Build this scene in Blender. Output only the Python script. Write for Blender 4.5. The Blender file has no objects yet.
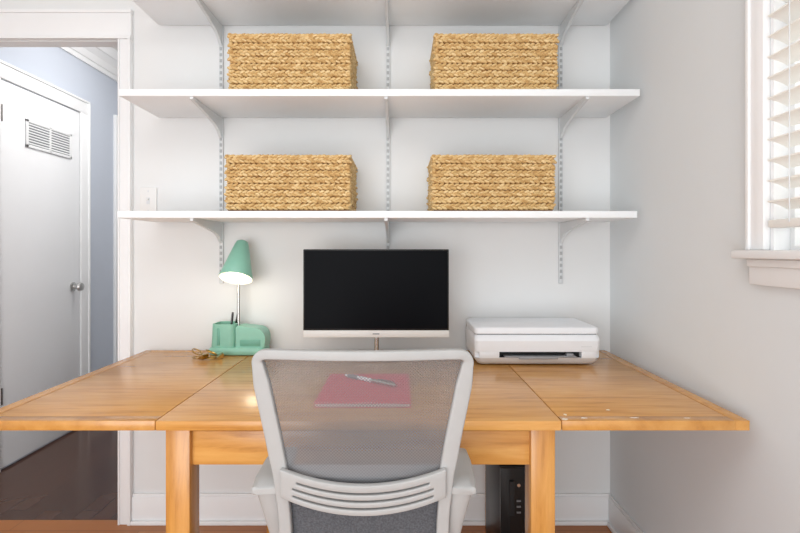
import bpy, bmesh, math, random
from mathutils import Vector, Matrix
random.seed(7)
S = bpy.context.scene
COL = S.collection
PI = math.pi
S.view_settings.view_transform = 'Standard'

# ------------------------------------------------------------------ materials
def lin(c):
    out = []
    for v in c:
        v = v/255.0
        out.append(v/12.92 if v <= 0.04045 else ((v+0.055)/1.055)**2.4)
    return (out[0], out[1], out[2], 1.0)

def base_mat(name):
    m = bpy.data.materials.new(name); m.use_nodes = True
    nt = m.node_tree
    return m, nt, nt.nodes['Principled BSDF']

def mat(name, rgb, rough=0.5, metal=0.0, var=0.04, scale=30, bump=0.0, bscale=200, spec=0.5, coat=0.0):
    m, nt, p = base_mat(name)
    tc = nt.nodes.new('ShaderNodeTexCoord')
    n = nt.nodes.new('ShaderNodeTexNoise'); n.inputs['Scale'].default_value = scale; n.inputs['Detail'].default_value = 4
    nt.links.new(tc.outputs['Object'], n.inputs['Vector'])
    r = nt.nodes.new('ShaderNodeValToRGB')
    c = lin(rgb)
    r.color_ramp.elements[0].position = 0.3; r.color_ramp.elements[1].position = 0.7
    r.color_ramp.elements[0].color = tuple(max(0, x*(1-var)) for x in c[:3])+(1,)
    r.color_ramp.elements[1].color = tuple(min(1, x*(1+var)) for x in c[:3])+(1,)
    nt.links.new(n.outputs['Fac'], r.inputs['Fac'])
    nt.links.new(r.outputs['Color'], p.inputs['Base Color'])
    p.inputs['Roughness'].default_value = rough
    p.inputs['Metallic'].default_value = metal
    p.inputs['Specular IOR Level'].default_value = spec
    if coat: p.inputs['Coat Weight'].default_value = coat; p.inputs['Coat Roughness'].default_value = 0.15
    if bump:
        n2 = nt.nodes.new('ShaderNodeTexNoise'); n2.inputs['Scale'].default_value = bscale
        nt.links.new(tc.outputs['Object'], n2.inputs['Vector'])
        b = nt.nodes.new('ShaderNodeBump'); b.inputs['Strength'].default_value = bump; b.inputs['Distance'].default_value = 0.004
        nt.links.new(n2.outputs['Fac'], b.inputs['Height']); nt.links.new(b.outputs['Normal'], p.inputs['Normal'])
    return m

def wood(name, dark, mid, light, sc, rough=0.27, coat=0.32):
    m, nt, p = base_mat(name)
    tc = nt.nodes.new('ShaderNodeTexCoord')
    mp = nt.nodes.new('ShaderNodeMapping'); mp.inputs['Scale'].default_value = sc
    nt.links.new(tc.outputs['Object'], mp.inputs['Vector'])
    n = nt.nodes.new('ShaderNodeTexNoise'); n.inputs['Scale'].default_value = 1.0; n.inputs['Detail'].default_value = 8; n.inputs['Roughness'].default_value = 0.62; n.inputs['Distortion'].default_value = 0.35
    nt.links.new(mp.outputs['Vector'], n.inputs['Vector'])
    r = nt.nodes.new('ShaderNodeValToRGB')
    e = r.color_ramp.elements
    e[0].position = 0.28; e[0].color = lin(dark); e[1].position = 0.71; e[1].color = lin(light)
    x = e.new(0.46); x.color = lin(mid)
    nt.links.new(n.outputs['Fac'], r.inputs['Fac'])
    mp2 = nt.nodes.new('ShaderNodeMapping'); mp2.inputs['Scale'].default_value = tuple(s*0.22 for s in sc)
    nt.links.new(tc.outputs['Object'], mp2.inputs['Vector'])
    n2 = nt.nodes.new('ShaderNodeTexNoise'); n2.inputs['Scale'].default_value = 1.0; n2.inputs['Detail'].default_value = 3; n2.inputs['Distortion'].default_value = 0.9
    nt.links.new(mp2.outputs['Vector'], n2.inputs['Vector'])
    mx = nt.nodes.new('ShaderNodeMix'); mx.data_type = 'RGBA'; mx.blend_type = 'MULTIPLY'
    r2 = nt.nodes.new('ShaderNodeValToRGB')
    r2.color_ramp.elements[0].color = (0.89, 0.86, 0.81, 1); r2.color_ramp.elements[1].color = (1, 1, 1, 1)
    r2.color_ramp.elements[0].position = 0.36; r2.color_ramp.elements[1].position = 0.60
    nt.links.new(n2.outputs['Fac'], r2.inputs['Fac'])
    mx.inputs[0].default_value = 1.0
    nt.links.new(r.outputs['Color'], mx.inputs[6]); nt.links.new(r2.outputs['Color'], mx.inputs[7])
    nt.links.new(mx.outputs[2], p.inputs['Base Color'])
    p.inputs['Roughness'].default_value = rough
    p.inputs['Coat Weight'].default_value = coat; p.inputs['Coat Roughness'].default_value = 0.2
    return m

def planks(name, c1, c2, gap, rough, rot=PI/2, row=0.09, mort=0.0025):
    m, nt, p = base_mat(name)
    tc = nt.nodes.new('ShaderNodeTexCoord')
    mp = nt.nodes.new('ShaderNodeMapping'); mp.inputs['Rotation'].default_value = (0, 0, rot)
    nt.links.new(tc.outputs['Object'], mp.inputs['Vector'])
    b = nt.nodes.new('ShaderNodeTexBrick'); b.inputs['Scale'].default_value = 1.0
    b.inputs['Brick Width'].default_value = 1.1; b.inputs['Row Height'].default_value = row; b.inputs['Mortar Size'].default_value = mort
    b.inputs['Color1'].default_value = lin(c1); b.inputs['Color2'].default_value = lin(c2); b.inputs['Mortar'].default_value = lin(gap)
    nt.links.new(mp.outputs['Vector'], b.inputs['Vector'])
    nt.links.new(b.outputs['Color'], p.inputs['Base Color'])
    p.inputs['Roughness'].default_value = rough
    return m

M = {}
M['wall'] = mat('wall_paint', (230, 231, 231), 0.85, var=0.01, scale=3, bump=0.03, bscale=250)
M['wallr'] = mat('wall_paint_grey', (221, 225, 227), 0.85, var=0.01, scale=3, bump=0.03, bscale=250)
M['blue'] = mat('hall_blue_paint', (200, 207, 219), 0.85, var=0.01, scale=3)
M['ceil'] = mat('ceiling_paint', (242, 242, 241), 0.9, var=0.01, scale=3)
M['trim'] = mat('white_trim_paint', (241, 242, 243), 0.4, var=0.01, scale=5)
M['door'] = mat('white_door_paint', (243, 244, 246), 0.45, var=0.01, scale=5)
M['shelf'] = mat('white_shelf_laminate', (244, 247, 249), 0.4, var=0.01, scale=5)
M['bracket'] = mat('white_enamel_steel', (216, 219, 221), 0.35, var=0.02)
M['slot'] = mat('slot_shadow', (140, 143, 146), 0.7)
M['floor'] = planks('orange_oak_planks', (184, 118, 62), (168, 104, 52), (122, 74, 38), 0.33, rot=0, row=0.085, mort=0.0012)
M['hallfloor'] = planks('dark_walnut_planks', (92, 62, 49), (76, 51, 41), (48, 32, 26), 0.2, row=0.085, mort=0.0016)
D, Mi, L = (178, 119, 55), (212, 153, 80), (227, 174, 101)
M['wx'] = wood('honey_oak_along_x', D, Mi, L, (4.0, 44, 44))
M['wy'] = wood('honey_oak_along_y', D, Mi, L, (44, 4.0, 44))
M['wz'] = wood('honey_oak_along_z', (174, 114, 50), (202, 142, 69), (217, 160, 84), (44, 44, 4.0))
M['wedge'] = wood('honey_oak_edging', (174, 116, 54), (203, 145, 73), (219, 164, 92), (16, 16, 16))
M['worn'] = mat('worn_bare_spot', (244, 234, 214), 0.7, var=0.05)
M['chair'] = mat('grey_nylon', (172, 172, 171), 0.6, var=0.02, bump=0.05, bscale=500)
M['chairdk'] = mat('dark_fabric', (86, 88, 93), 0.9, var=0.3, scale=260, bump=0.4, bscale=320)
M['black'] = mat('black_plastic', (14, 14, 15), 0.35, var=0.05, spec=0.35)
M['blackm'] = mat('black_matte', (26, 26, 28), 0.7, var=0.05)
M['screen'] = mat('dark_screen', (4, 5, 9), 0.4, var=0.03, spec=0.06)
M['silver'] = mat('pale_silver_plastic', (222, 221, 218), 0.4, var=0.01)
M['chrome'] = mat('brushed_steel', (190, 188, 184), 0.25, metal=1.0)
M['white'] = mat('white_plastic', (235, 238, 242), 0.35, var=0.01)
M['white2'] = mat('off_white_plastic', (220, 223, 227), 0.45, var=0.01)
M['switch'] = mat('switch_plastic', (234, 234, 233), 0.5, var=0.01)
M['mint'] = mat('mint_enamel', (138, 194, 174), 0.35, var=0.02)
M['mintdk'] = mat('mint_enamel_deep', (108, 168, 148), 0.45, var=0.02)
M['lining'] = mat('white_lining', (248, 244, 232), 0.5, var=0.01)
M['red'] = mat('coral_pink_cover', (226, 58, 76), 0.6, var=0.08, scale=260, bump=0.25, bscale=350)
M['paper'] = mat('paper_edge', (238, 232, 222), 0.8, var=0.03, scale=200)
M['gold'] = mat('gold_metal', (176, 142, 78), 0.28, metal=1.0)
M['bronze'] = mat('dark_nickel', (110, 106, 104), 0.25, metal=1.0)
M['nickel'] = mat('nickel', (206, 205, 203), 0.32, metal=1.0)
M['beige'] = mat('tan_green_siding', (198, 190, 164), 0.8, var=0.28, scale=1.2)
M['blind'] = mat('white_slat', (245, 243, 238), 0.45, var=0.01)
M['vent'] = mat('vent_shadow', (118, 120, 126), 0.8)
M['grey'] = mat('mid_grey', (120, 122, 126), 0.5)
M['ltgrey'] = mat('light_grey', (150, 152, 156), 0.5)

# basket weave: colour per woven strand
m, nt, p = base_mat('woven_hyacinth')
g = nt.nodes.new('ShaderNodeNewGeometry')
r = nt.nodes.new('ShaderNodeValToRGB'); e = r.color_ramp.elements
e[0].color = lin((190, 150, 94)); e[1].color = lin((238, 212, 162)); x = e.new(0.35); x.color = lin((214, 178, 120)); x = e.new(0.7); x.color = lin((226, 196, 142))
nt.links.new(g.outputs['Random Per Island'], r.inputs['Fac'])
tc = nt.nodes.new('ShaderNodeTexCoord'); n = nt.nodes.new('ShaderNodeTexNoise'); n.inputs['Scale'].default_value = 100; n.inputs['Detail'].default_value = 3
nt.links.new(tc.outputs['Object'], n.inputs['Vector'])
r2 = nt.nodes.new('ShaderNodeValToRGB'); r2.color_ramp.elements[0].color = (0.86, 0.83, 0.78, 1); r2.color_ramp.elements[0].position = 0.3; r2.color_ramp.elements[1].position = 0.6
nt.links.new(n.outputs['Fac'], r2.inputs['Fac'])
mx = nt.nodes.new('ShaderNodeMix'); mx.data_type = 'RGBA'; mx.blend_type = 'MULTIPLY'; mx.inputs[0].default_value = 1
nt.links.new(r.outputs['Color'], mx.inputs[6]); nt.links.new(r2.outputs['Color'], mx.inputs[7]); nt.links.new(mx.outputs[2], p.inputs['Base Color'])
p.inputs['Roughness'].default_value = 0.75
M['weave'] = m
M['weavein'] = mat('basket_core', (116, 82, 44), 0.9, var=0.1)

# see-through chair mesh: a woven net pattern in object space, denser towards the seat
m, nt, p = base_mat('chair_net')
p.inputs['Base Color'].default_value = lin((117, 118, 121)); p.inputs['Roughness'].default_value = 0.8
tc = nt.nodes.new('ShaderNodeTexCoord'); sp = nt.nodes.new('ShaderNodeSeparateXYZ'); nt.links.new(tc.outputs['Object'], sp.inputs[0])
def mth(op, a, b=None):
    q = nt.nodes.new('ShaderNodeMath'); q.operation = op
    for i, v in enumerate((a, b)):
        if v is None: continue
        if isinstance(v, (int, float)): q.inputs[i].default_value = v
        else: nt.links.new(v, q.inputs[i])
    return q.outputs[0]
K = 2*PI/0.0068
sx = mth('SINE', mth('MULTIPLY', sp.outputs['X'], K)); sz = mth('SINE', mth('MULTIPLY', sp.outputs['Z'], K))
hole = mth('GREATER_THAN', mth('MULTIPLY', sx, sz), 0.05)
tr = nt.nodes.new('ShaderNodeBsdfTransparent'); ms = nt.nodes.new('ShaderNodeMixShader')
mr = nt.nodes.new('ShaderNodeMapRange'); mr.inputs['From Min'].default_value = 0.70; mr.inputs['From Max'].default_value = 0.87; mr.inputs['To Min'].default_value = 0.42; mr.inputs['To Max'].default_value = 1.0
nt.links.new(sp.outputs['Z'], mr.inputs['Value'])
fac = mth('MULTIPLY', mth('ADD', mth('MULTIPLY', hole, 0.36), 0.21), mr.outputs['Result'])
nt.links.new(fac, ms.inputs[0]); nt.links.new(p.outputs[0], ms.inputs[1]); nt.links.new(tr.outputs[0], ms.inputs[2])
nt.links.new(ms.outputs[0], nt.nodes['Material Output'].inputs['Surface'])
M['net'] = m

m, nt, p = base_mat('window_glass')
tr = nt.nodes.new('ShaderNodeBsdfTransparent'); gl = nt.nodes.new('ShaderNodeBsdfGlossy'); gl.inputs['Roughness'].default_value = 0.02
ms = nt.nodes.new('ShaderNodeMixShader'); ms.inputs[0].default_value = 0.06
nt.links.new(tr.outputs[0], ms.inputs[1]); nt.links.new(gl.outputs[0], ms.inputs[2]); nt.links.new(ms.outputs[0], nt.nodes['Material Output'].inputs['Surface'])
M['glass'] = m

m, nt, p = base_mat('bulb_glow')
p.inputs['Emission Color'].default_value = lin((255, 240, 210)); p.inputs['Emission Strength'].default_value = 1.8
M['bulb'] = m

# ------------------------------------------------------------------ helpers
def wloc(o):
    v = Vector((0, 0, 0))
    while o: v += o.location; o = o.parent
    return v

def link(name, bm, mt, parent=None, loc=None, smooth=True, angle=35):
    me = bpy.data.meshes.new(name)
    org = wloc(parent) if parent else Vector(loc or (0, 0, 0))
    bmesh.ops.recalc_face_normals(bm, faces=bm.faces)
    bmesh.ops.translate(bm, verts=bm.verts, vec=-org)
    bm.to_mesh(me); bm.free()
    me.materials.append(M[mt] if isinstance(mt, str) else mt)
    if smooth:
        me.polygons.foreach_set('use_smooth', [True]*len(me.polygons))
        me.set_sharp_from_angle(angle=math.radians(angle))
    o = bpy.data.objects.new(name, me); COL.objects.link(o)
    if parent: o.parent = parent
    else: o.location = org
    return o

def tag(o, label, cat, group=None):
    o['label'] = label; o['category'] = cat
    if group: o['group'] = group
    return o

def thing(name, label, cat, loc, group=None):
    o = bpy.data.objects.new(name, None); COL.objects.link(o); o.location = loc; o.empty_display_size = 0.05
    return tag(o, label, cat, group)

def struct(o):
    o['kind'] = 'structure'; return o

def box(bm, x0, x1, y0, y1, z0, z1, bev=0, seg=2):
    vs = bmesh.ops.create_cube(bm, size=1)['verts']
    for v in vs:
        v.co = Vector(((x0+x1)/2 + v.co.x*(x1-x0), (y0+y1)/2 + v.co.y*(y1-y0), (z0+z1)/2 + v.co.z*(z1-z0)))
    if bev:
        es = list({e for v in vs for e in v.link_edges})
        bmesh.ops.bevel(bm, geom=es, offset=bev, segments=seg, affect='EDGES', profile=0.5)
    return bm

def B(*a, **k): return box(bmesh.new(), *a, **k)

def rings(bm, rs, cap=True, closed=True):
    vv = [[bm.verts.new(p) for p in r] for r in rs]
    n = len(rs[0])
    for i in range(len(vv)-1):
        for j in range(n if closed else n-1):
            k = (j+1) % n
            bm.faces.new((vv[i][j], vv[i][k], vv[i+1][k], vv[i+1][j]))
    if cap and closed:
        bm.faces.new(list(reversed(vv[0]))); bm.faces.new(vv[-1])
    return vv

def tube(bm, pts, r, n=10, cap=True):
    pts = [Vector(p) for p in pts]
    rs = []
    ref = None
    for i, p in enumerate(pts):
        t = (pts[min(i+1, len(pts)-1)] - pts[max(i-1, 0)]).normalized()
        if ref is None:
            ref = Vector((0, 0, 1)) if abs(t.z) < 0.9 else Vector((1, 0, 0))
        a = (ref - t*ref.dot(t)).normalized(); ref = a
        b = t.cross(a)
        rad = r[i] if isinstance(r, (list, tuple)) else r
        rs.append([p + a*math.cos(2*PI*k/n)*rad + b*math.sin(2*PI*k/n)*rad for k in range(n)])
    rings(bm, rs, cap)
    return bm

def lathe(bm, prof, c=(0, 0, 0), n=32, cap=True, mtx=None):
    rs = []
    for (r, z) in prof:
        ring = []
        for k in range(n):
            q = Vector((r*math.cos(2*PI*k/n), r*math.sin(2*PI*k/n), z))
            if mtx: q = mtx @ q
            ring.append(q + Vector(c))
        rs.append(ring)
    rings(bm, rs, cap)
    return bm

def prism_x(bm, poly, x0, x1):
    rings(bm, [[Vector((x0, y, z)) for y, z in poly], [Vector((x1, y, z)) for y, z in poly]])
    return bm
def prism_y(bm, poly, y0, y1):
    rings(bm, [[Vector((x, y0, z)) for x, z in poly], [Vector((x, y1, z)) for x, z in poly]])
    return bm

def catmull(P, n=8):
    out = []
    P = [Vector(p) for p in P]
    for i in range(len(P)-1):
        p0 = P[max(i-1, 0)]; p1 = P[i]; p2 = P[i+1]; p3 = P[min(i+2, len(P)-1)]
        for k in range(n):
            t = k/n
            out.append(0.5*((2*p1)+(p2-p0)*t+(2*p0-5*p1+4*p2-p3)*t*t+(3*p1-p0-3*p2+p3)*t**3))
    out.append(P[-1]); return out

def copy_tree(o, parent=None):
    c = o.copy(); COL.objects.link(c)
    if parent: c.parent = parent
    for ch in list(o.children): copy_tree(ch, c)
    return c

# ------------------------------------------------------------------ room shell (metres; camera stands at x=0,y=0)
YW, XR, XH = 2.10, 0.913, -2.15      # back wall, right wall, hall's left wall
WT = 0.06
DL, DR, DH = -2.03, -1.215, 2.095    # doorway in the back wall
CEIL = 2.62
bm = B(DR, XR+0.15, YW, YW+WT, 0, CEIL); box(bm, DL, DR, YW, YW+WT, DH, CEIL); box(bm, -2.7, DL, YW, YW+WT, 0, CEIL)
struct(link('wall_back', bm, 'wall', smooth=False))
WY0, WY1, WZ0, WZ1 = 0.30, 1.190, 1.185, 2.30
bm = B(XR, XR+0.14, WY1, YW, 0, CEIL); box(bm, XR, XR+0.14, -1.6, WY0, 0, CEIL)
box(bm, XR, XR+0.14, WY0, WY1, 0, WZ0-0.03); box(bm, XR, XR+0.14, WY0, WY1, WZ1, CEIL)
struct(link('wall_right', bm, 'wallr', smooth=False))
struct(link('wall_left', B(-2.8, -2.7, -1.6, YW, 0, CEIL), 'wall', smooth=False))
struct(link('floor', B(-2.8, XR+0.14, -1.6, YW+0.02, -0.05, 0), 'floor', smooth=False))
struct(link('ceiling', B(-2.8, XR+0.14, -1.6, YW+WT, CEIL, CEIL+0.05), 'ceil', smooth=False))
# hall beyond the doorway
struct(link('floor_hall', B(XH-0.1, -0.95, YW+0.02, 4.4, -0.05, 0), 'hallfloor', smooth=False))
struct(link('ceiling_hall', B(XH-0.1, -0.95, YW+WT, 4.4, CEIL, CEIL+0.05), 'ceil', smooth=False))
struct(link('wall_hall_left', B(XH-0.1, XH, YW+WT, 4.3, 0, CEIL), 'blue', smooth=False))
struct(link('wall_hall_end', B(XH-0.1, -0.95, 4.3, 4.4, 0, CEIL), 'wall', smooth=False))
struct(link('wall_hall_right', B(-1.05, -0.95, YW+WT, 4.3, 0, CEIL), 'wall', smooth=False))
bm = bmesh.new()
prism_y(bm, [(XH, 2.46), (XH+0.016, 2.46), (XH+0.020, 2.488), (XH+0.030, 2.492), (XH+0.045, 2.53), (XH+0.080, 2.562), (XH+0.092, 2.565), (XH+0.105, 2.59), (XH+0.112, 2.62), (XH, 2.62)], YW+WT, 4.3)
struct(link('trim_1', bm, 'trim', smooth=False))
# doorway casing
bm = bmesh.new()
CW = 0.056
for x0, x1 in ((DR, DR+CW), (DL-CW, DL)):
    box(bm, x0, x1, YW-0.018, YW, 0, DH, 0.003)
box(bm, DR+CW-0.014, DR+CW, YW-0.026, YW-0.016, 0, DH, 0.002)
box(bm, DR, DR+0.008, YW-0.023, YW-0.016, 0, DH, 0.002)
box(bm, DL-CW, DR+CW, YW-0.020, YW, DH, DH+0.112, 0.003)
box(bm, DL-CW, DR+CW+0.001, YW-0.025, YW, DH+0.112, DH+0.128, 0.003)
box(bm, DL-CW, DR+CW, YW-0.026, YW-0.018, DH+0.0, DH+0.014, 0.002)
struct(link('trim_2', bm, 'trim'))
bm = B(DR, DR+0.004, YW, YW+WT, 0, DH); box(bm, DL-0.004, DL, YW, YW+WT, 0, DH); box(bm, DL, DR, YW, YW+WT, DH-0.003, DH)
struct(link('trim_3', bm, 'trim', smooth=False))
# closet door on the hall's left wall
dy0, dy1, dz = 2.585, 3.22, 2.10
door = struct(link('door_1', B(XH, XH+0.012, dy0, dy1, 0.012, dz, 0.003), 'door'))
bm = bmesh.new()
fx = XH+0.012
vy0, vy1, vz0, vz1 = 2.755, 3.135, 1.775, 1.935
for a in ((vy0, vy1, vz0, vz0+0.016), (vy0, vy1, vz1-0.016, vz1), (vy0, vy0+0.016, vz0, vz1), (vy1-0.016, vy1, vz0, vz1), ((vy0+vy1)/2-0.006, (vy0+vy1)/2+0.006, vz0, vz1)):
    box(bm, fx, fx+0.010, a[0], a[1], a[2], a[3], 0.002)
vent = link('vent_grille', bm, 'trim', door); vent['label'] = 'white louvred vent grille set high in the door'
link('vent_backing', B(fx, fx+0.002, vy0, vy1, vz0, vz1), 'vent', vent, smooth=False)
bm = bmesh.new()
for k in range(8):
    z = vz0+0.021+k*0.0157
    prism_x(bm, [(vy0+0.012, z), (vy1-0.012, z), (vy1-0.012, z+0.0078), (vy0+0.012, z+0.0078)], fx+0.002, fx+0.008)
link('louvres', bm, 'trim', vent, smooth=False)
mt = Matrix.Rotation(PI/2, 3, 'Y')
knob = link('door_knob', lathe(bmesh.new(), [(0.030, 0), (0.030, 0.006), (0.012, 0.010), (0.011, 0.030), (0.024, 0.036), (0.029, 0.048), (0.025, 0.060), (0.010, 0.066)], (fx, 3.155, 0.945), 24, mtx=mt), 'nickel', door)
knob['label'] = 'shiny metal round door knob'
for z in (1.92, 0.40):
    link('hinge', tube(bmesh.new(), [(fx+0.004, dy0-0.003, z-0.045), (fx+0.004, dy0-0.003, z+0.045)], 0.008), 'bronze', door)
bm = bmesh.new()
box(bm, XH, XH+0.022, dy1+0.006, dy1+0.09, 0, dz+0.006, 0.003); box(bm, XH, XH+0.022, dy0-0.09, dy0-0.008, 0, dz+0.006, 0.003)
box(bm, XH, XH+0.022, dy0-0.09, dy1+0.09, dz+0.006, dz+0.095, 0.003)
box(bm, XH, XH+0.030, dy0-0.09, dy1+0.09, dz+0.082, dz+0.097, 0.003); box(bm, XH, XH+0.030, dy1+0.076, dy1+0.092, 0, dz+0.09, 0.003)
struct(link('trim_4', bm, 'trim'))
struct(link('trim_5', B(XH, XH+0.022, 3.62, 3.72, 0, 2.2, 0.003), 'trim'))
struct(link('baseboard_hall', B(XH, XH+0.014, dy1+0.092, 3.62, 0, 0.13, 0.003), 'trim'))
# baseboards
bm = B(DR+CW, XR, YW-0.014, YW, 0, 0.118, 0.003); box(bm, DR+CW, XR, YW-0.010, YW, 0.116, 0.130, 0.003); box(bm, DR+CW, XR, YW-0.026, YW-0.012, 0, 0.018, 0.004)
struct(link('baseboard_back', bm, 'trim'))
bm = B(XR-0.014, XR, -1.6, YW-0.014, 0, 0.118, 0.003); box(bm, XR-0.010, XR, -1.6, YW-0.01, 0.116, 0.130, 0.003); box(bm, XR-0.026, XR-0.012, -1.6, YW-0.026, 0, 0.018, 0.004)
struct(link('baseboard_right', bm, 'trim'))
# window
bm = bmesh.new()
box(bm, XR-0.018, XR, WY1, WY1+0.056, WZ0, WZ1+0.06, 0.003); box(bm, XR-0.018, XR, WY0-0.056, WY0, WZ0, WZ1+0.06, 0.003)
box(bm, XR-0.018, XR, WY0-0.0, WY1+0.0, WZ1, WZ1+0.06, 0.003)
box(bm, XR-0.024, XR-0.016, WY1+0.044, WY1+0.056, WZ0, WZ1+0.06, 0.002)
box(bm, XR, XR+0.14, WY1-0.010, WY1, WZ0, WZ1); box(bm, XR, XR+0.14, WY0, WY0+0.010, WZ0, WZ1); box(bm, XR, XR+0.14, WY0+0.01, WY1-0.01, WZ1-0.012, WZ1)
win = struct(link('window_1', bm, 'trim'))
bm = B(XR-0.0005, XR+0.14, WY0, WY1, WZ0-0.030, WZ0-0.0005); box(bm, XR-0.045, XR-0.0005, WY0-0.085, WY1+0.080, WZ0-0.022, WZ0, 0.005)
link('sill', bm, 'trim', win)
bm = B(XR-0.018, XR, WY0-0.05, WY1+0.05, WZ0-0.088, WZ0-0.022, 0.003); box(bm, XR-0.026, XR, WY0-0.049, WY1+0.049, WZ0-0.042, WZ0-0.0222, 0.004)
link('apron', bm, 'trim', win)
sx0, sx1 = XR+0.040, XR+0.062
bm = bmesh.new()
for a in ((WY1-0.024, WY1-0.0105, WZ0, WZ1-0.012), (WY0+0.0105, WY0+0.024, WZ0, WZ1-0.012), (WY0+0.024, WY1-0.024, WZ0, WZ0+0.010), (WY0+0.024, WY1-0.024, WZ1-0.05, WZ1-0.012), (WY0+0.024, WY1-0.024, 1.72, 1.76)):
    box(bm, sx0, sx1, a[0], a[1], a[2], a[3])
sash = link('sash', bm, 'trim', win, smooth=False)
link('pane', B(sx0+0.010, sx0+0.014, WY0+0.024, WY1-0.024, WZ0+0.010, WZ1-0.05), 'glass', sash, smooth=False)
struct(link('wall_outside', B(4.5, 4.6, -4, 14, -1, 5.5), 'beige', smooth=False))

# blind in the window
bl = thing('window_blind', 'white horizontal slat blind lowered almost to the sill of the window', 'blind', (XR+0.012, (WY0+WY1)/2, WZ0))
by0, by1 = WY0+0.02, WY1-0.016
bm = bmesh.new()
z = 1.294
xb = XR+0.005
while z < 2.22:
    a = math.radians(20); ux, uz = math.cos(a)*0.026, math.sin(a)*0.026
    P = []
    for t in (-1, -0.5, 0, 0.5, 1):
        P.append((xb+t*ux, z-t*uz+0.003*(1-t*t)))
    poly = [(x, zz+0.0018) for x, zz in P] + [(x, zz-0.0018) for x, zz in reversed(P)]
    prism_y(bm, poly, by0, by1)
    z += 0.050
link('slats', bm, 'blind', bl)
link('bottom_rail', B(xb-0.025, xb+0.025, by0, by1, 1.238, 1.258, 0.004), 'blind', bl)
link('head_rail', B(XR-0.020, XR+0.032, by0, by1, 2.235, 2.285, 0.004), 'blind', bl)
for y in (by1-0.07, by0+0.07):
    for dx in (-0.028, 0.028):
        link('cord', tube(bmesh.new(), [(xb+dx, y, 1.25), (xb+dx, y, 2.24)], 0.0014, 6), 'white2', bl)

# ------------------------------------------------------------------ shelving
YS = 1.79
shelves = [('lower', 1.304, 1.330, -1.049, 0.880), ('middle', 1.756, 1.782, -1.042, 0.890), ('top', 2.155, 2.181, -1.042, 0.893)]
SL = {'lower': 'white wall shelf, the lowest one, just above the monitor and lamp',
      'middle': 'white wall shelf, second from bottom, carrying the upper pair of baskets',
      'top': 'white wall shelf, the topmost, cut off by the top edge of the photo'}
for nm, z0, z1, x0, x1 in shelves:
    tag(link('wall_shelf', B(x0, x1, YS, YW-0.014, z0, z1, 0.002), 'shelf', loc=((x0+x1)/2, YW, z0)), SL[nm], 'shelf', 'white shelves on the wall')
rails = [('left', -0.774), ('middle', -0.052), ('right', 0.696)]
RL = {'left': 'slotted white steel shelf rail on the wall above the green lamp',
      'middle': 'slotted white steel shelf rail on the wall above the monitor',
      'right': 'slotted white steel shelf rail on the wall above the printer'}
BL = {'left': 'rail above the lamp', 'middle': 'rail above the monitor', 'right': 'rail above the printer'}
for nm, x in rails:
    z0, z1 = 1.04, 2.45
    bm = B(x-0.0085, x+0.0085, YW-0.012, YW, z0, z1, 0.002)
    rl = tag(link('shelf_rail', bm, 'bracket', loc=(x, YW, z0)), RL[nm], 'shelf rail', 'slotted shelf rails')
    bm = bmesh.new()
    z = z0+0.02
    while z < z1-0.02:
        box(bm, x-0.0048, x-0.0016, YW-0.0125, YW-0.0115, z, z+0.014); box(bm, x+0.0016, x+0.0048, YW-0.0125, YW-0.0115, z, z+0.014)
        z += 0.026
    link('slots', bm, 'slot', rl, smooth=False)
for nm, x in rails:
    for sn, z0, z1, _, _ in shelves:
        bm = bmesh.new()
        top = z0-0.0005
        poly = [(YW-0.012, top), (YS+0.004, top), (YS+0.002, top-0.010), (YS+0.03, top-0.015), (YS+0.14, top-0.031), (YS+0.22, top-0.046), (YS+0.262, top-0.060), (YW-0.028, top-0.080), (YW-0.012, top-0.088)]
        prism_x(bm, poly, x-0.006, x+0.006)
        tag(link('shelf_bracket', bm, 'bracket', loc=(x, YW, z0)), 'white steel bracket under the %s shelf, on the %s' % ({'lower': 'lowest', 'middle': 'second', 'top': 'topmost'}[sn], BL[nm]), 'shelf bracket', 'shelf brackets')

# ------------------------------------------------------------------ woven baskets
def lump(bm, c, u, n, w, L_, H_, T_, ang):
    a = u*math.cos(ang)+w*math.sin(ang); b = w*math.cos(ang)-u*math.sin(ang)
    rs = []
    for t, s in ((-0.98, 0.25), (-0.66, 0.80), (0.0, 1.0), (0.66, 0.80), (0.98, 0.25)):
        rs.append([c + a*(t*L_) + b*(math.cos(2*PI*k/8)*H_*s) + n*(math.sin(2*PI*k/8)*T_*s) for k in range(8)])
    rings(bm, rs)

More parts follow.
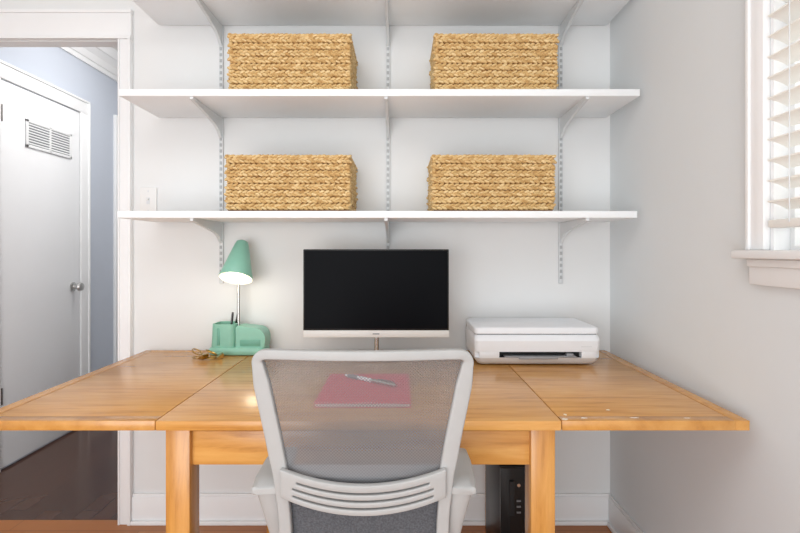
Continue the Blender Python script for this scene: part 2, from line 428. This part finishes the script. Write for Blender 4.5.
def make_basket(w, d, h):
    t = thing('woven_basket', 'x', 'basket', (0, 0, 0), 'woven storage baskets')
    bm = bmesh.new(); nr = 8; bh = (h-0.014)/nr           # horizontal braids, each of two opposed half rows
    for face in range(4):
        Lf = w if face % 2 == 0 else d
        u = [Vector((1, 0, 0)), Vector((0, 1, 0)), Vector((-1, 0, 0)), Vector((0, -1, 0))][face]
        n = [Vector((0, -1, 0)), Vector((1, 0, 0)), Vector((0, 1, 0)), Vector((-1, 0, 0))][face]
        off = (d if face % 2 == 0 else w)/2
        cnt = int(Lf/0.0185)
        for r_ in range(nr):
            sh = random.uniform(0, 1); rowoff = random.uniform(-0.0010, 0.0010)
            for hrow in (0, 1):
                for k in range(cnt+1):
                    s = -Lf/2 + 0.004 + (k+(0.5*hrow+sh) % 1.0)*(Lf-0.008)/cnt
                    if s > Lf/2-0.003: continue
                    zc = 0.006+bh*(r_+0.5)+(hrow-0.5)*bh*0.42
                    c = u*s + n*(off-0.0090+rowoff+random.uniform(-0.0012, 0.0012)) + Vector((0, 0, zc+random.uniform(-0.0006, 0.0006)))
                    ang = (0.40 if hrow else -0.40)+random.uniform(-0.09, 0.09)
                    lump(bm, c, u, n, Vector((0, 0, 1)), 0.0128*random.uniform(0.94, 1.08), 0.0066*random.uniform(0.92, 1.08), 0.0094, ang)
    link('woven_sides', bm, 'weave', t)
    bm = bmesh.new(); e = 0.0090; q = 0.016
    for a in ((-w/2+e, w/2-e, -d/2+e, -d/2+q), (-w/2+e, w/2-e, d/2-q, d/2-e), (-w/2+e, -w/2+q, -d/2+q, d/2-q), (w/2-q, w/2-e, -d/2+q, d/2-q)):
        box(bm, a[0], a[1], a[2], a[3], 0, h-0.006)
    box(bm, -w/2+q, w/2-q, -d/2+q, d/2-q, 0, 0.008)
    link('inner_wall', bm, 'weavein', t, smooth=False)
    bm = bmesh.new()
    per = [(-w/2+0.007, -d/2+0.007), (w/2-0.007, -d/2+0.007), (w/2-0.007, d/2-0.007), (-w/2+0.007, d/2-0.007)]
    for i in range(4):
        a = Vector(per[i]+(h-0.007,)); b = Vector(per[(i+1) % 4]+(h-0.007,)); Lf = (b-a).length; u = (b-a)/Lf
        n = Vector((u.y, -u.x, 0)); cnt = int(Lf/0.016)
        for k in range(cnt+1):
            lump(bm, a+u*(Lf*k/cnt)+Vector((0, 0, random.uniform(-0.0012, 0.0012))), u, n, Vector((0, 0, 1)), 0.0130, 0.0066, 0.0095, 0.36+random.uniform(-0.1, 0.1))
    link('rim', bm, 'weave', t)
    return t
b0 = make_basket(0.462, 0.262, 0.216)
spots = [(-0.418, 1.783, 'woven straw basket on the second shelf, directly above the other basket on the lamp side', 1.03, 0.464),
         (0.364, 1.783, 'woven straw basket on the second shelf, on the window side near the right rail', 1.03, 0.468),
         (-0.424, 1.331, 'woven straw basket on the lowest shelf, between the green lamp and the monitor', 1.0, 0.474),
         (0.354, 1.331, 'woven straw basket on the lowest shelf, above the gap between monitor and printer', 1.0, 0.468)]
for i, (x, z, lab, hz, w) in enumerate(spots):
    o = b0 if i == 0 else copy_tree(b0)
    o.location = (x, 1.955, z); o.scale = (w/0.462, 1, hz*0.995); o['label'] = lab

# ------------------------------------------------------------------ desk (draw-leaf table)
T0, T1 = 0.730, 0.755
YF, YB = 1.214, 2.075
desk = thing('desk', 'honey oak draw-leaf desk with both side leaves pulled out against the wall', 'desk', (-0.1045, 1.65, 0))
link('tabletop', B(-0.6155, 0.4065, YF, YB, T0, T1, 0.003), 'wx', desk)
def leaf(x0, x1, outer):
    fw, g = 0.034, 0.0014
    ye0, ye1 = YF+0.002, YB
    bm = B(x0+fw+g, x1-0.0005, ye0+fw+g, ye1-fw-g, T0+0.002, T1-0.0005, 0.0012) if outer < 0 else B(x0+0.0005, x1-fw-g, ye0+fw+g, ye1-fw-g, T0+0.002, T1-0.0005, 0.0012)
    box(bm, x0+0.004, x1-0.004, ye0+0.004, ye1-0.004, T0+0.001, T1-0.003)
    lf = link('leaf', bm, 'wx', desk)
    bm = bmesh.new()
    if outer < 0:
        box(bm, x0-0.002, x0+fw, ye0, ye1, T0, T1, 0.0015)
        box(bm, x0+fw, x1, ye0, ye0+fw, T0, T1, 0.0015); box(bm, x0+fw, x1, ye1-fw, ye1, T0, T1, 0.0015)
    else:
        box(bm, x1-fw, x1+0.002, ye0, ye1, T0, T1, 0.0015)
        box(bm, x0, x1-fw, ye0, ye0+fw, T0, T1, 0.0015); box(bm, x0, x1-fw, ye1-fw, ye1, T0, T1, 0.0015)
    link('edging', bm, 'wedge', lf)
    return lf
leaf(-1.088, -0.6175, -1); lf = leaf(0.4085, 0.879, 1)
for cx, cy, rx, ry in ((0.418, 1.227, 0.009, 0.009), (0.432, 1.262, 0.005, 0.006), (0.47, 1.236, 0.010, 0.004), (0.60, 1.238, 0.012, 0.003), (0.56, 1.30, 0.006, 0.004), (0.735, 1.236, 0.010, 0.002)):
    bm = bmesh.new()
    ring = [(cx+rx*math.cos(2*PI*k/12)*random.uniform(0.6, 1.1), cy+ry*math.sin(2*PI*k/12)*random.uniform(0.6, 1.1)) for k in range(12)]
    rings(bm, [[Vector((x, y, T1-0.0015)) for x, y in ring], [Vector((x, y, T1+0.0002)) for x, y in ring]])
    link('worn_spot', bm, 'worn', lf, smooth=False)
lw = 0.063
for lx, ly in ((-0.601, 1.236), (0.335, 1.236), (-0.552, 1.995), (0.362, 1.995)):
    link('leg', B(lx, lx+lw, ly, ly+lw, 0, T0, 0.004), 'wz', desk)
link('apron', B(-0.54, 0.337, 1.252, 1.274, 0.628, 0.716, 0.002), 'wx', desk)
link('apron', B(-0.488, 0.362, 2.02, 2.042, 0.628, 0.716, 0.002), 'wx', desk)
link('apron', B(-0.565, -0.543, 1.298, 1.996, 0.640, 0.700, 0.002), 'wy', desk)
link('apron', B(0.366, 0.386, 1.298, 1.996, 0.640, 0.700, 0.002), 'wy', desk)
for x0, x1 in ((-1.06, -0.2), (-0.01, 0.85)):
    for y in (1.40, 1.85):
        link('leaf_runner', B(x0, x1, y, y+0.03, 0.702, 0.730, 0.002), 'wx', desk)

# ------------------------------------------------------------------ monitor
ym = 1.865
mon = thing('monitor', 'slim black computer monitor with pale chin on the desk below the shelves', 'monitor', (-0.09, ym+0.05, T1))
X0, X1, Z0, Z1 = -0.374, 0.189, 0.848, 1.188
mcx = (X0+X1)/2
link('screen_housing', B(X0, X1, ym, ym+0.022, Z0, Z1, 0.003), 'black', mon)
link('screen', B(X0+0.006, X1-0.006, ym-0.0015, ym+0.002, Z0+0.034, Z1-0.006), 'screen', mon, smooth=False)
ch = link('chin', B(X0, X1, ym-0.004, ym+0.012, Z0, Z0+0.027, 0.002), 'silver', mon); ch['label'] = 'pale silver strip below the screen'
link('logo', B(mcx-0.013, mcx+0.013, ym-0.005, ym-0.0035, Z0+0.012, Z0+0.0155), 'grey', ch, smooth=False)
link('rear_bulge', B(mcx-0.16, mcx+0.16, ym+0.02, ym+0.05, 0.89, 1.10, 0.010), 'black', mon)
bm = tube(bmesh.new(), [(mcx, ym+0.042, 0.765), (mcx, ym+0.042, 0.90)], 0.009, 16); box(bm, mcx-0.02, mcx+0.02, ym+0.02, ym+0.05, 0.86, 0.93, 0.004)
link('stand_neck', bm, 'chrome', mon)
link('stand_base', B(mcx-0.09, mcx+0.09, ym-0.01, ym+0.15, T1+0.0005, T1+0.009, 0.003), 'chrome', mon)

# ------------------------------------------------------------------ printer
px0, px1, py0, py1 = 0.276, 0.745, 1.785, 2.06
pr = thing('printer', 'low white inkjet printer on the desk beneath the right-hand shelf rail', 'printer', ((px0+px1)/2, (py0+py1)/2, T1))
zb = T1+0.003
def rrect(x0, x1, y0, y1, r, z, n=6):
    pts = []
    for cx, cy, a0 in ((x1-r, y0+r, -PI/2), (x1-r, y1-r, 0), (x0+r, y1-r, PI/2), (x0+r, y0+r, PI)):
        for k in range(n+1):
            a = a0+PI/2*k/n; pts.append(Vector((cx+r*math.cos(a), cy+r*math.sin(a), z)))
    return pts
PR = 0.020
bm = bmesh.new()
rings(bm, [rrect(px0+i*0.8, px1-i*0.8, py0+i, py1-i*0.3, PR, z) for i, z in ((0.026, zb), (0.019, zb+0.004), (0.010, zb+0.014), (0.003, zb+0.028))])
lb = link('lower_body', bm, 'white2', pr, angle=30); lb['label'] = 'slightly greyer tapered lower body'
bm = bmesh.new()
rings(bm, [rrect(px0+j, px1-j, py0+i, py1, PR, z) for i, j, z in ((0.002, 0.002, zb+0.050), (0, 0, zb+0.090), (0.005, 0.001, zb+0.100), (0.016, 0.005, zb+0.111))])
link('upper_body', bm, 'white', pr, angle=25)
sl0, sl1 = px0+0.092, px1-0.072
bm = bmesh.new()
box(bm, px0+0.018, sl0, py0+0.003, py1-0.020, zb+0.026, zb+0.052, 0.001); box(bm, sl1, px1-0.018, py0+0.003, py1-0.020, zb+0.026, zb+0.052, 0.001)
box(bm, px0+0.003, px0+0.024, py0+0.018, py1-0.024, zb+0.026, zb+0.052); box(bm, px1-0.024, px1-0.003, py0+0.018, py1-0.024, zb+0.026, zb+0.052)
box(bm, sl0, sl1, py1-0.05, py1-0.020, zb+0.026, zb+0.052)
link('middle_body', bm, 'white', pr)
bm = B(sl0, sl1, py0+0.008, py1-0.05, zb+0.0282, zb+0.0290); box(bm, sl0, sl1, py0+0.03, py0+0.035, zb+0.0290, zb+0.050)
sl = link('paper_slot', bm, 'blackm', pr, smooth=False); sl['label'] = 'dark paper output opening'
bm = B(sl0+0.02, sl1-0.02, py0-0.001, py0+0.029, zb+0.0292, zb+0.034, 0.0015); box(bm, sl0+0.07, sl1-0.09, py0-0.007, py0+0.001, zb+0.024, zb+0.034, 0.002)
box(bm, sl1-0.055, sl1-0.030, py0+0.004, py0+0.026, zb+0.034, zb+0.043, 0.0015)
link('output_tray', bm, 'ltgrey', pr)
bm = bmesh.new()
rings(bm, [rrect(px0+i, px1-i, py0+i+0.010, py1-i, PR, z) for i, z in ((0.003, zb+0.1145), (0.0015, zb+0.116), (0.0010, zb+0.131), (0.003, zb+0.1360), (0.008, zb+0.1390))])
link('scanner_lid', bm, 'white', pr, angle=25)
link('lid_seam', B(px0+0.012, px1-0.012, py0+0.020, py1-0.012, zb+0.110, zb+0.1150), 'grey', pr, smooth=False)
link('control_strip', B(px1-0.075, px1-0.035, py0+0.0002, py0+0.003, zb+0.068, zb+0.071), 'white2', pr, smooth=False)
for fx_ in (px0+0.05, px1-0.05):
    for fy in (py0+0.05, py1-0.05):
        link('foot', lathe(bmesh.new(), [(0.012, T1+0.0002), (0.012, zb+0.003)], (fx_, fy, 0), 12), 'blackm', pr)

# ------------------------------------------------------------------ desk lamp
ly = 2.015
lx = (238-400)*ly/483
lamp = thing('desk_lamp', 'lit mint green desk lamp with cone shade and organiser base', 'lamp', (lx, ly, T1))
bm = bmesh.new()
bx0, bx1 = lx-0.110, lx+0.124
rings(bm, [rrect(bx0+i, bx1-i, 1.965+i, 2.070-i, 0.03, z) for i, z in ((0.003, T1+0.0005), (0, T1+0.004), (0, T1+0.024), (0.004, T1+0.030))])
link('base', bm, 'mint', lamp, angle=50)
bm = bmesh.new()
def cup(x0, x1, y0, y1, z0, z1, lean, th=0.005, r=0.022):
    rs = [rrect(x0+0.004, x1-0.002, y0+0.003, y1-0.003, r, z0), rrect(x0-lean, x1, y0, y1, r, z1)]
    rs += [rrect(x0-lean+th, x1-th, y0+th, y1-th, r*0.7, z1), rrect(x0+th, x1-th, y0+th, y1-th, r*0.7, z0+0.01)]
    rings(bm, rs)
cup(lx-0.106, lx+0.000, 1.972, 2.064, T1+0.026, T1+0.126, -0.010)
cupo = link('pen_cup', bm, 'mint', lamp, angle=50)
link('phone_slot', B(lx-0.072, lx-0.061, 1.9705, 1.977, T1+0.040, T1+0.110, 0.002), 'mintdk', cupo)
pts = [(lx+0.001, T1+0.026), (lx+0.121, T1+0.026), (lx+0.123, T1+0.05)]
for k in range(11):
    a = PI/2*k/10; pts.append((lx+0.079+0.044*math.cos(a), T1+0.066+0.044*math.sin(a)))
pts += [(lx+0.045, T1+0.114), (lx+0.018, T1+0.118), (lx+0.001, T1+0.116)]
bm = prism_y(bmesh.new(), pts, 1.978, 2.062)
bmesh.ops.bevel(bm, geom=bm.edges[:], offset=0.004, segments=3, affect='EDGES')
hold = link('side_holder', bm, 'mint', lamp)
link('holder_recess', B(lx+0.020, lx+0.104, 1.9755, 1.982, T1+0.036, T1+0.062, 0.003), 'mintdk', hold)
bm = tube(bmesh.new(), catmull([(lx+0.002, ly, T1+0.04), (lx+0.002, ly, T1+0.15), (lx+0.000, ly+0.006, T1+0.26), (lx-0.004, ly+0.020, 1.08), (lx-0.008, ly+0.020, 1.16)], 6), 0.0062, 12)
link('pole', bm, 'chrome', lamp)
tilt = Matrix.Rotation(math.radians(-26), 3, 'X') @ Matrix.Rotation(math.radians(1), 3, 'Y')
sc = Vector(((236-400)*1.96/483, 1.958, 1.070))     # mouth of the shade
prof = [(0.065, 0.0), (0.067, 0.003), (0.052, 0.060), (0.038, 0.115), (0.029, 0.150), (0.024, 0.163), (0.015, 0.169), (0.004, 0.170)]
bm = bmesh.new(); lathe(bm, prof, sc, 40, cap=False, mtx=tilt)
shade = link('lamp_shade', bm, 'mint', lamp, angle=60)
bm = bmesh.new(); lathe(bm, [(0.065, 0.0), (0.063, 0.003), (0.049, 0.060), (0.035, 0.115), (0.026, 0.148), (0.003, 0.160)], sc, 40, cap=False, mtx=tilt)
lin_ = link('shade_lining', bm, 'lining', shade, angle=60); lin_['label'] = 'white inside of the shade'
bm = bmesh.new(); bmesh.ops.create_uvsphere(bm, u_segments=20, v_segments=12, radius=0.034)
bc = sc + tilt @ Vector((0, 0, 0.020))
bmesh.ops.translate(bm, verts=bm.verts, vec=bc)
bulb = link('light_bulb', bm, 'bulb', lamp); bulb['label'] = 'glowing white bulb'
ld = bpy.data.lights.new('lamp_light', 'POINT'); ld.energy = 0.4; ld.color = (1.0, 0.88, 0.68); ld.shadow_soft_size = 0.03
lo = bpy.data.objects.new('lamp_light', ld); COL.objects.link(lo); lo.location = sc + tilt @ Vector((0, 0, -0.032))
ld.specular_factor = 0.0

# pens standing in the lamp's holder
for i, (dx, dy, ln, mt_, lab) in enumerate(((-0.016, -0.02, 0.135, 'blackm', 'black pen standing upright in the green lamp base, shorter of the two'), (-0.030, 0.02, 0.15, 'black', 'black pen leaning in the green lamp base, taller of the two'))):
    a = Vector((lx-0.030, 2.018+dy, T1+0.038)); d = Vector((-dx*0.9, 0.0, ln)).normalized()
    pe = thing('pen', lab, 'pen', a)
    link('barrel', tube(bmesh.new(), [a, a+d*0.006, a+d*ln*0.92, a+d*ln], [0.002, 0.005, 0.005, 0.004], 10), mt_, pe)
    link('clip', tube(bmesh.new(), [a+d*ln*0.97+Vector((0, -0.005, 0)), a+d*ln*0.68+Vector((0, -0.0075, 0))], 0.0014, 6), 'bronze', pe)

# gold clips beside the lamp
def gold_clip(name_loc, rot, lab):
    t = thing('binder_clip', lab, 'clip', (0, 0, 0), 'gold clips by the lamp')
    link('clip_body', prism_x(bmesh.new(), [(-0.013, 0.001), (0.010, 0.001), (0.013, 0.004), (-0.011, 0.020), (-0.015, 0.018)], -0.015, 0.015), 'gold', t, smooth=False)
    for s in (0, 1):
        pts = []
        for k in range(17):
            a = 2*PI*k/16
            y = 0.030+0.019*math.cos(a); x = 0.015*math.sin(a)
            pts.append(Vector((x, y, 0.004+s*0.012+(0.0 if s == 0 else 0.55)*(y-0.012))))
        link('wire_handle', tube(bmesh.new(), pts, 0.0022, 8), 'gold', t)
    t.location = name_loc; t.rotation_euler = (0, 0, rot)
gold_clip((-0.715, 1.915, T1+0.001), 2.0, 'gold metal clip with wire loops, lying nearer the green lamp base')
gold_clip((-0.775, 1.900, T1+0.001), 1.2, 'gold metal clip with wire loops, lying farther from the green lamp base')

# ------------------------------------------------------------------ notebook and pen
nb = thing('notebook', 'coral pink spiral notebook lying on the desk behind the chair back', 'notebook', (-0.10, 1.47, T1))
nx0, nx1, ny0, ny1 = -0.235, 0.030, 1.315, 1.63
link('pages', B(nx0+0.003, nx1-0.003, ny0+0.006, ny1-0.003, T1+0.0015, T1+0.0105), 'paper', nb, smooth=False)
bm = B(nx0, nx1, ny0, ny1, T1+0.0105, T1+0.0125, 0.0006); box(bm, nx0, nx1, ny0, ny1, T1+0.0003, T1+0.0015)
link('cover', bm, 'red', nb, smooth=False)
bm = bmesh.new()
k = nx0+0.012
while k < nx1-0.01:
    tube(bm, [(k, ny0+0.003+0.008*math.cos(a), T1+0.0068+0.0063*math.sin(a)) for a in [2*PI*j/12 for j in range(13)]], 0.0009, 5)
    k += 0.0085
link('spiral_binding', bm, 'silver', nb)
pa, pb = Vector((-0.183, 1.590, T1+0.0195)), Vector((-0.012, 1.462, T1+0.0195))
pn = thing('pen', 'silver and white ballpoint pen lying across the pink notebook', 'pen', (pa+pb)/2-Vector((0, 0, 0.007)))
d = (pb-pa).normalized(); Lp = (pb-pa).length
link('barrel', tube(bmesh.new(), [pa, pa+d*0.018, pa+d*Lp*0.55], [0.0018, 0.0055, 0.0066], 14), 'white', pn)
link('cap', tube(bmesh.new(), [pa+d*Lp*0.55, pa+d*Lp*0.95, pa+d*Lp], [0.0068, 0.0066, 0.005], 14), 'chrome', pn)
link('grip', tube(bmesh.new(), [pa+d*0.02, pa+d*0.06], 0.0067, 14), 'grey', pn)
link('clip', tube(bmesh.new(), [pa+d*Lp*0.97+Vector((0, 0, .006)), pa+d*Lp*0.94+Vector((0, 0, 0.0098)), pa+d*Lp*0.68+Vector((0, 0, 0.0085))], 0.0018, 8), 'bronze', pn)

# ------------------------------------------------------------------ computer tower below the desk
tw = thing('computer_tower', 'slim black computer tower standing on the floor under the desk', 'computer', (0.397, 1.85, 0))
tx0, tx1, ty0, ty1 = 0.352, 0.452, 1.70, 1.985
link('case', B(tx0, tx1, ty0+0.01, ty1, 0.012, 0.42, 0.003), 'black', tw)
bm = bmesh.new()
rs = []
for z in (0.014, 0.06, 0.20, 0.34, 0.418):
    bow = 0.016*(1-((z-0.216)/0.21)**2)
    rs.append([Vector((tx0+0.001, ty0+0.012, z)), Vector((tx1-0.001, ty0+0.012, z)), Vector((tx1-0.001, ty0-0.002-bow*0.3, z)), Vector((tx1-0.03, ty0-0.006-bow, z)), Vector((tx0+0.03, ty0-0.006-bow, z)), Vector((tx0+0.001, ty0-0.002-bow*0.3, z))])
rings(bm, rs)
fp = link('front_panel', bm, 'black', tw, angle=20)
bm = bmesh.new()
for k in range(11):
    z = 0.06+k*0.013; box(bm, tx0+0.030, tx1-0.032, ty0-0.0245, ty0-0.004, z, z+0.0055)
link('vents', bm, 'blackm', fp, smooth=False)
link('disc_drive', B(tx0+0.030, tx0+0.046, ty0-0.022, ty0+0.0, 0.26, 0.38, 0.002), 'blackm', fp)
link('power_button', lathe(bmesh.new(), [(0.006, 0), (0.006, 0.012)], (tx1-0.038, ty0-0.006, 0.365), 16, mtx=Matrix.Rotation(PI/2, 3, 'X')), 'chrome', fp)
for z in (0.31, 0.29, 0.27):
    link('port', B(tx1-0.046, tx1-0.032, ty0-0.0225, ty0-0.004, z, z+0.005), 'grey', fp, smooth=False)
for x in (tx0+0.015, tx1-0.015):
    for y in (ty0+0.04, ty1-0.04):
        link('foot', lathe(bmesh.new(), [(0.010, 0.0005), (0.009, 0.014)], (x, y, 0), 12), 'blackm', tw)

# ------------------------------------------------------------------ light switch
swx, swz = (149-400)/230.0, 1.185+(250-201)/230.0
sw = thing('light_switch', 'white wall light switch plate beside the doorway under the lowest shelf end', 'light switch', (swx, YW, swz-0.058))
link('plate', B(swx-0.036, swx+0.036, YW-0.007, YW, swz-0.058, swz+0.058, 0.003), 'switch', sw)
link('toggle_frame', B(swx-0.007, swx+0.007, YW-0.009, YW-0.006, swz-0.014, swz+0.014, 0.001), 'white2', sw)
link('toggle', B(swx-0.0045, swx+0.0045, YW-0.016, YW-0.008, swz+0.001, swz+0.010, 0.002), 'switch', sw)
for dz_ in (-0.042, 0.042):
    link('screw', lathe(bmesh.new(), [(0.0035, 0), (0.003, 0.0015)], (swx, YW-0.0068, swz+dz_), 10, mtx=Matrix.Rotation(PI/2, 3, 'X')), 'white2', sw)

# ------------------------------------------------------------------ office chair (seen from behind)
CX = -0.076
chair = thing('office_chair', 'grey office chair with see-through mesh back pulled up to the desk', 'chair', (CX, 1.22, 0))
def yb(x, z): return 0.995 - 0.13*(z-0.72) + 0.55*x*x
def hw(z):
    T = [(0.50, 0.164), (0.62, 0.167), (0.72, 0.174), (0.80, 0.187), (0.88, 0.202), (0.93, 0.211), (0.975, 0.217)]
    for (a, p), (b, q) in zip(T, T[1:]):
        if z <= b: return p+(q-p)*max(0, (z-a))/(b-a)
    return T[-1][1]
half = [(-hw(z), z) for z in (0.50, 0.56, 0.62, 0.67, 0.72, 0.76, 0.80, 0.84, 0.88, 0.92, 0.946)]
half += [(-0.2148, 0.958), (-0.211, 0.967), (-0.201, 0.9725), (-0.180, 0.974), (-0.09, 0.9745), (0.0, 0.9745)]
path = half + [(-x, z) for x, z in reversed(half[:-1])]
path = catmull([(x, yb(x, z), z) for x, z in path], 4)
rs = []
for i, pnt in enumerate(path):
    t = (path[min(i+1, len(path)-1)]-path[max(i-1, 0)]).normalized()
    yv = Vector((0, 1, 0)); yv = (yv - t*yv.dot(t)).normalized(); nrm = t.cross(yv)
    k = min(1, max(0, (0.970-pnt.z)/0.06)); wdt = 0.020+0.013*k
    if pnt.z < 0.75: wdt = 0.033-0.007*min(1, (0.75-pnt.z)/0.1)
    dep = 0.020
    ring = []
    for a in range(20):
        c, s = math.cos(2*PI*a/20), math.sin(2*PI*a/20)
        c = math.copysign(abs(c)**0.35, c); s = math.copysign(abs(s)**0.35, s)
        ring.append(pnt + nrm*(c*wdt/2) + yv*(s*dep/2) + Vector((CX, 0, 0)))
    rs.append(ring)
bm = bmesh.new(); rings(bm, rs)
link('back_frame', bm, 'chair', chair, angle=60)
def grid(f, nu, nv):
    bm = bmesh.new()
    vv = [[bm.verts.new(f(i/nu, j/nv)) for i in range(nu+1)] for j in range(nv+1)]
    for j in range(nv):
        for i in range(nu):
            bm.faces.new((vv[j][i], vv[j][i+1], vv[j+1][i+1], vv[j+1][i]))
    return bm
def fm(u, v):
    z = 0.655+v*(0.970-0.655); x = (2*u-1)*(hw(z)-0.004)
    return Vector((CX+x, yb(x, z)+0.004, z))
net = link('mesh_panel', grid(fm, 24, 24), 'net', chair); net['label'] = 'see-through grey mesh of the chair back'
def fl(u, v):
    z = 0.49+v*(0.70-0.49); x = (2*u-1)*(hw(z)-0.004)
    return Vector((CX+x, yb(x, z)+0.008+0.02*(1-(2*u-1)**2)*0.4, z))
lowp = link('lower_panel', grid(fl, 20, 12), 'chairdk', chair); lowp['label'] = 'dark grey padded lower back'
mod = lowp.modifiers.new('s', 'SOLIDIFY'); mod.thickness = 0.012; mod.offset = 1
lanes = [0, 0.014, 0.020, 0.033, 0.039, 0.052, 0.058, 0.076]
NU = 40
bm = bmesh.new(); vv = []
for l in lanes:
    row = []
    for i in range(NU+1):
        q = 2*i/NU-1
        x = q*0.170
        f = l/0.076
        z = 0.642 + l*0.86 + (0.032-0.004*f)*q*q
        row.append(bm.verts.new((CX+x, yb(x, z)-0.014, z)))
    vv.append(row)
for j in range(len(lanes)-1):
    for i in range(NU):
        q = abs(2*(i+0.5)/NU-1)
        if j % 2 == 1 and q < 0.84-0.05*(j == 5): continue
        bm.faces.new((vv[j][i], vv[j][i+1], vv[j+1][i+1], vv[j+1][i]))
lum = link('lumbar_bar', bm, 'chair', chair)
mod = lum.modifiers.new('s', 'SOLIDIFY'); mod.thickness = 0.012; mod.offset = 0
mod = lum.modifiers.new('b', 'BEVEL'); mod.width = 0.002; mod.segments = 2; mod.limit_method = 'ANGLE'
def sq(c, e): return math.copysign(abs(c)**e, c)
for s in (-1, 1):
    # arm: thin pad over a wedge-shaped post that sweeps down beside the back frame
    bm = bmesh.new(); rs = []
    for y, xi, xo, zc, h_ in ((1.010, 0.174, 0.230, 0.682, 0.012), (1.014, 0.172, 0.236, 0.683, 0.018), (1.06, 0.172, 0.241, 0.686, 0.020), (1.14, 0.174, 0.243, 0.688, 0.020), (1.20, 0.178, 0.241, 0.688, 0.018), (1.216, 0.184, 0.234, 0.686, 0.010)):
        ring = []
        for a in range(24):
            c, q = sq(math.cos(2*PI*a/24), 0.4), sq(math.sin(2*PI*a/24), 0.5)
            ring.append(Vector((CX+s*((xi+xo)/2+c*(xo-xi)/2), y, zc+q*h_/2-0.06*((xi+xo)/2+c*(xo-xi)/2-0.17))))
        rs.append(ring)
    rings(bm, rs)
    arm = link('armrest', bm, 'chair', chair, angle=40)
    bm = bmesh.new(); rs = []
    for z, xi, xo, yo, d_ in ((0.681, 0.174, 0.236, 1.085, 0.14), (0.668, 0.174, 0.233, 1.082, 0.13), (0.641, 0.174, 0.226, 1.078, 0.11), (0.60, 0.174, 0.216, 1.078, 0.09), (0.55, 0.172, 0.208, 1.09, 0.075), (0.48, 0.168, 0.202, 1.11, 0.07), (0.43, 0.15, 0.198, 1.13, 0.07)):
        ring = []
        for a in range(24):
            c, q = sq(math.cos(2*PI*a/24), 0.5), sq(math.sin(2*PI*a/24), 0.5)
            ring.append(Vector((CX+s*((xi+xo)/2+c*(xo-xi)/2), yo+q*d_/2, z)))
        rs.append(ring)
    rings(bm, rs)
    link('arm_post', bm, 'chair', arm, angle=40)
bm = bmesh.new()
rings(bm, [rrect(CX-0.235+i, CX+0.235-i, 1.02+i, 1.48-i, 0.08, z, 8) for i, z in ((0.02, 0.415), (0.004, 0.425), (0.0, 0.45), (0.008, 0.475), (0.03, 0.488), (0.07, 0.492))])
link('seat', bm, 'chairdk', chair, angle=60)
bm = B(CX-0.10, CX+0.10, 1.10, 1.40, 0.385, 0.416, 0.008); box(bm, CX-0.03, CX+0.03, 0.985, 1.12, 0.39, 0.41, 0.006); box(bm, CX-0.03, CX+0.03, 0.985, 1.03, 0.39, 0.53, 0.006)
link('mechanism', bm, 'blackm', chair)
link('gas_lift', lathe(bmesh.new(), [(0.028, 0.10), (0.028, 0.26), (0.016, 0.262), (0.016, 0.39)], (CX, 1.24, 0), 20), 'black', chair)
bs = link('star_base', lathe(bmesh.new(), [(0.045, 0.075), (0.05, 0.09), (0.045, 0.125), (0.032, 0.13)], (CX, 1.24, 0), 24), 'chair', chair)
for k in range(5):
    a = PI/2+2*PI*k/5; e = Vector((math.cos(a), math.sin(a), 0)); c = Vector((CX, 1.24, 0))
    link('leg', tube(bmesh.new(), [c+e*0.03+Vector((0, 0, 0.105)), c+e*0.18+Vector((0, 0, 0.09)), c+e*0.29+Vector((0, 0, 0.075))], [0.026, 0.021, 0.016], 12), 'chair', bs)
    q = c+e*0.285; pv = Vector((-e.y, e.x, 0))
    bm = tube(bmesh.new(), [q+pv*0.010+Vector((0, 0, 0.0265)), q+pv*0.022+Vector((0, 0, 0.0265))], 0.026, 18)
    tube(bm, [q-pv*0.022+Vector((0, 0, 0.0265)), q-pv*0.010+Vector((0, 0, 0.0265))], 0.026, 18)
    tube(bm, [q+Vector((0, 0, 0.03)), q+Vector((0, 0, 0.08))], 0.008, 10); tube(bm, [q-pv*0.02+Vector((0, 0, 0.0265)), q+pv*0.02+Vector((0, 0, 0.0265))], 0.006, 8)
    link('caster', bm, 'black', bs)

# ------------------------------------------------------------------ light
W = bpy.data.worlds.new('World'); S.world = W; W.use_nodes = True
W.node_tree.nodes['Background'].inputs[0].default_value = (0.93, 0.97, 1.0, 1); W.node_tree.nodes['Background'].inputs[1].default_value = 1.3
def area(name, loc, target, size, power, col=(1, 1, 1), sy=None):
    l = bpy.data.lights.new(name, 'AREA'); l.energy = power; l.size = size; l.color = col
    if sy: l.shape = 'RECTANGLE'; l.size_y = sy
    o = bpy.data.objects.new(name, l); COL.objects.link(o); o.location = loc
    o.rotation_euler = (Vector(target)-Vector(loc)).to_track_quat('-Z', 'Y').to_euler()
area('ceiling_light', (-0.5, 0.2, 2.58), (-0.5, 0.5, 0), 1.4, 16, (0.965, 0.985, 1.0))
area('rear_fill', (-0.7, -1.5, 0.85), (0.5, 2, 1.45), 2.2, 45, (0.965, 0.985, 1.0), 1.6)  # soft fill added behind the camera; stands for no fixture of the room
area('window_light', (1.7, 0.75, 1.9), (0, 0.95, 1.2), 1.0, 5, (1.0, 0.98, 0.95), 1.2)
area('hall_fill', (-1.35, 2.9, 2.45), (-2.1, 3.0, 1.0), 0.6, 10, (1, 0.98, 0.96))  # unseen area lamp added to brighten the closed-in hall

# ------------------------------------------------------------------ camera
cd = bpy.data.cameras.new('camera'); co = bpy.data.objects.new('camera', cd); COL.objects.link(co)
co.location = (0, 0, 1.185); co.rotation_euler = (PI/2, 0, 0)
cd.sensor_width = 36; cd.lens = 483/800*36; cd.shift_y = -16.5/800; cd.clip_start = 0.02
S.camera = co
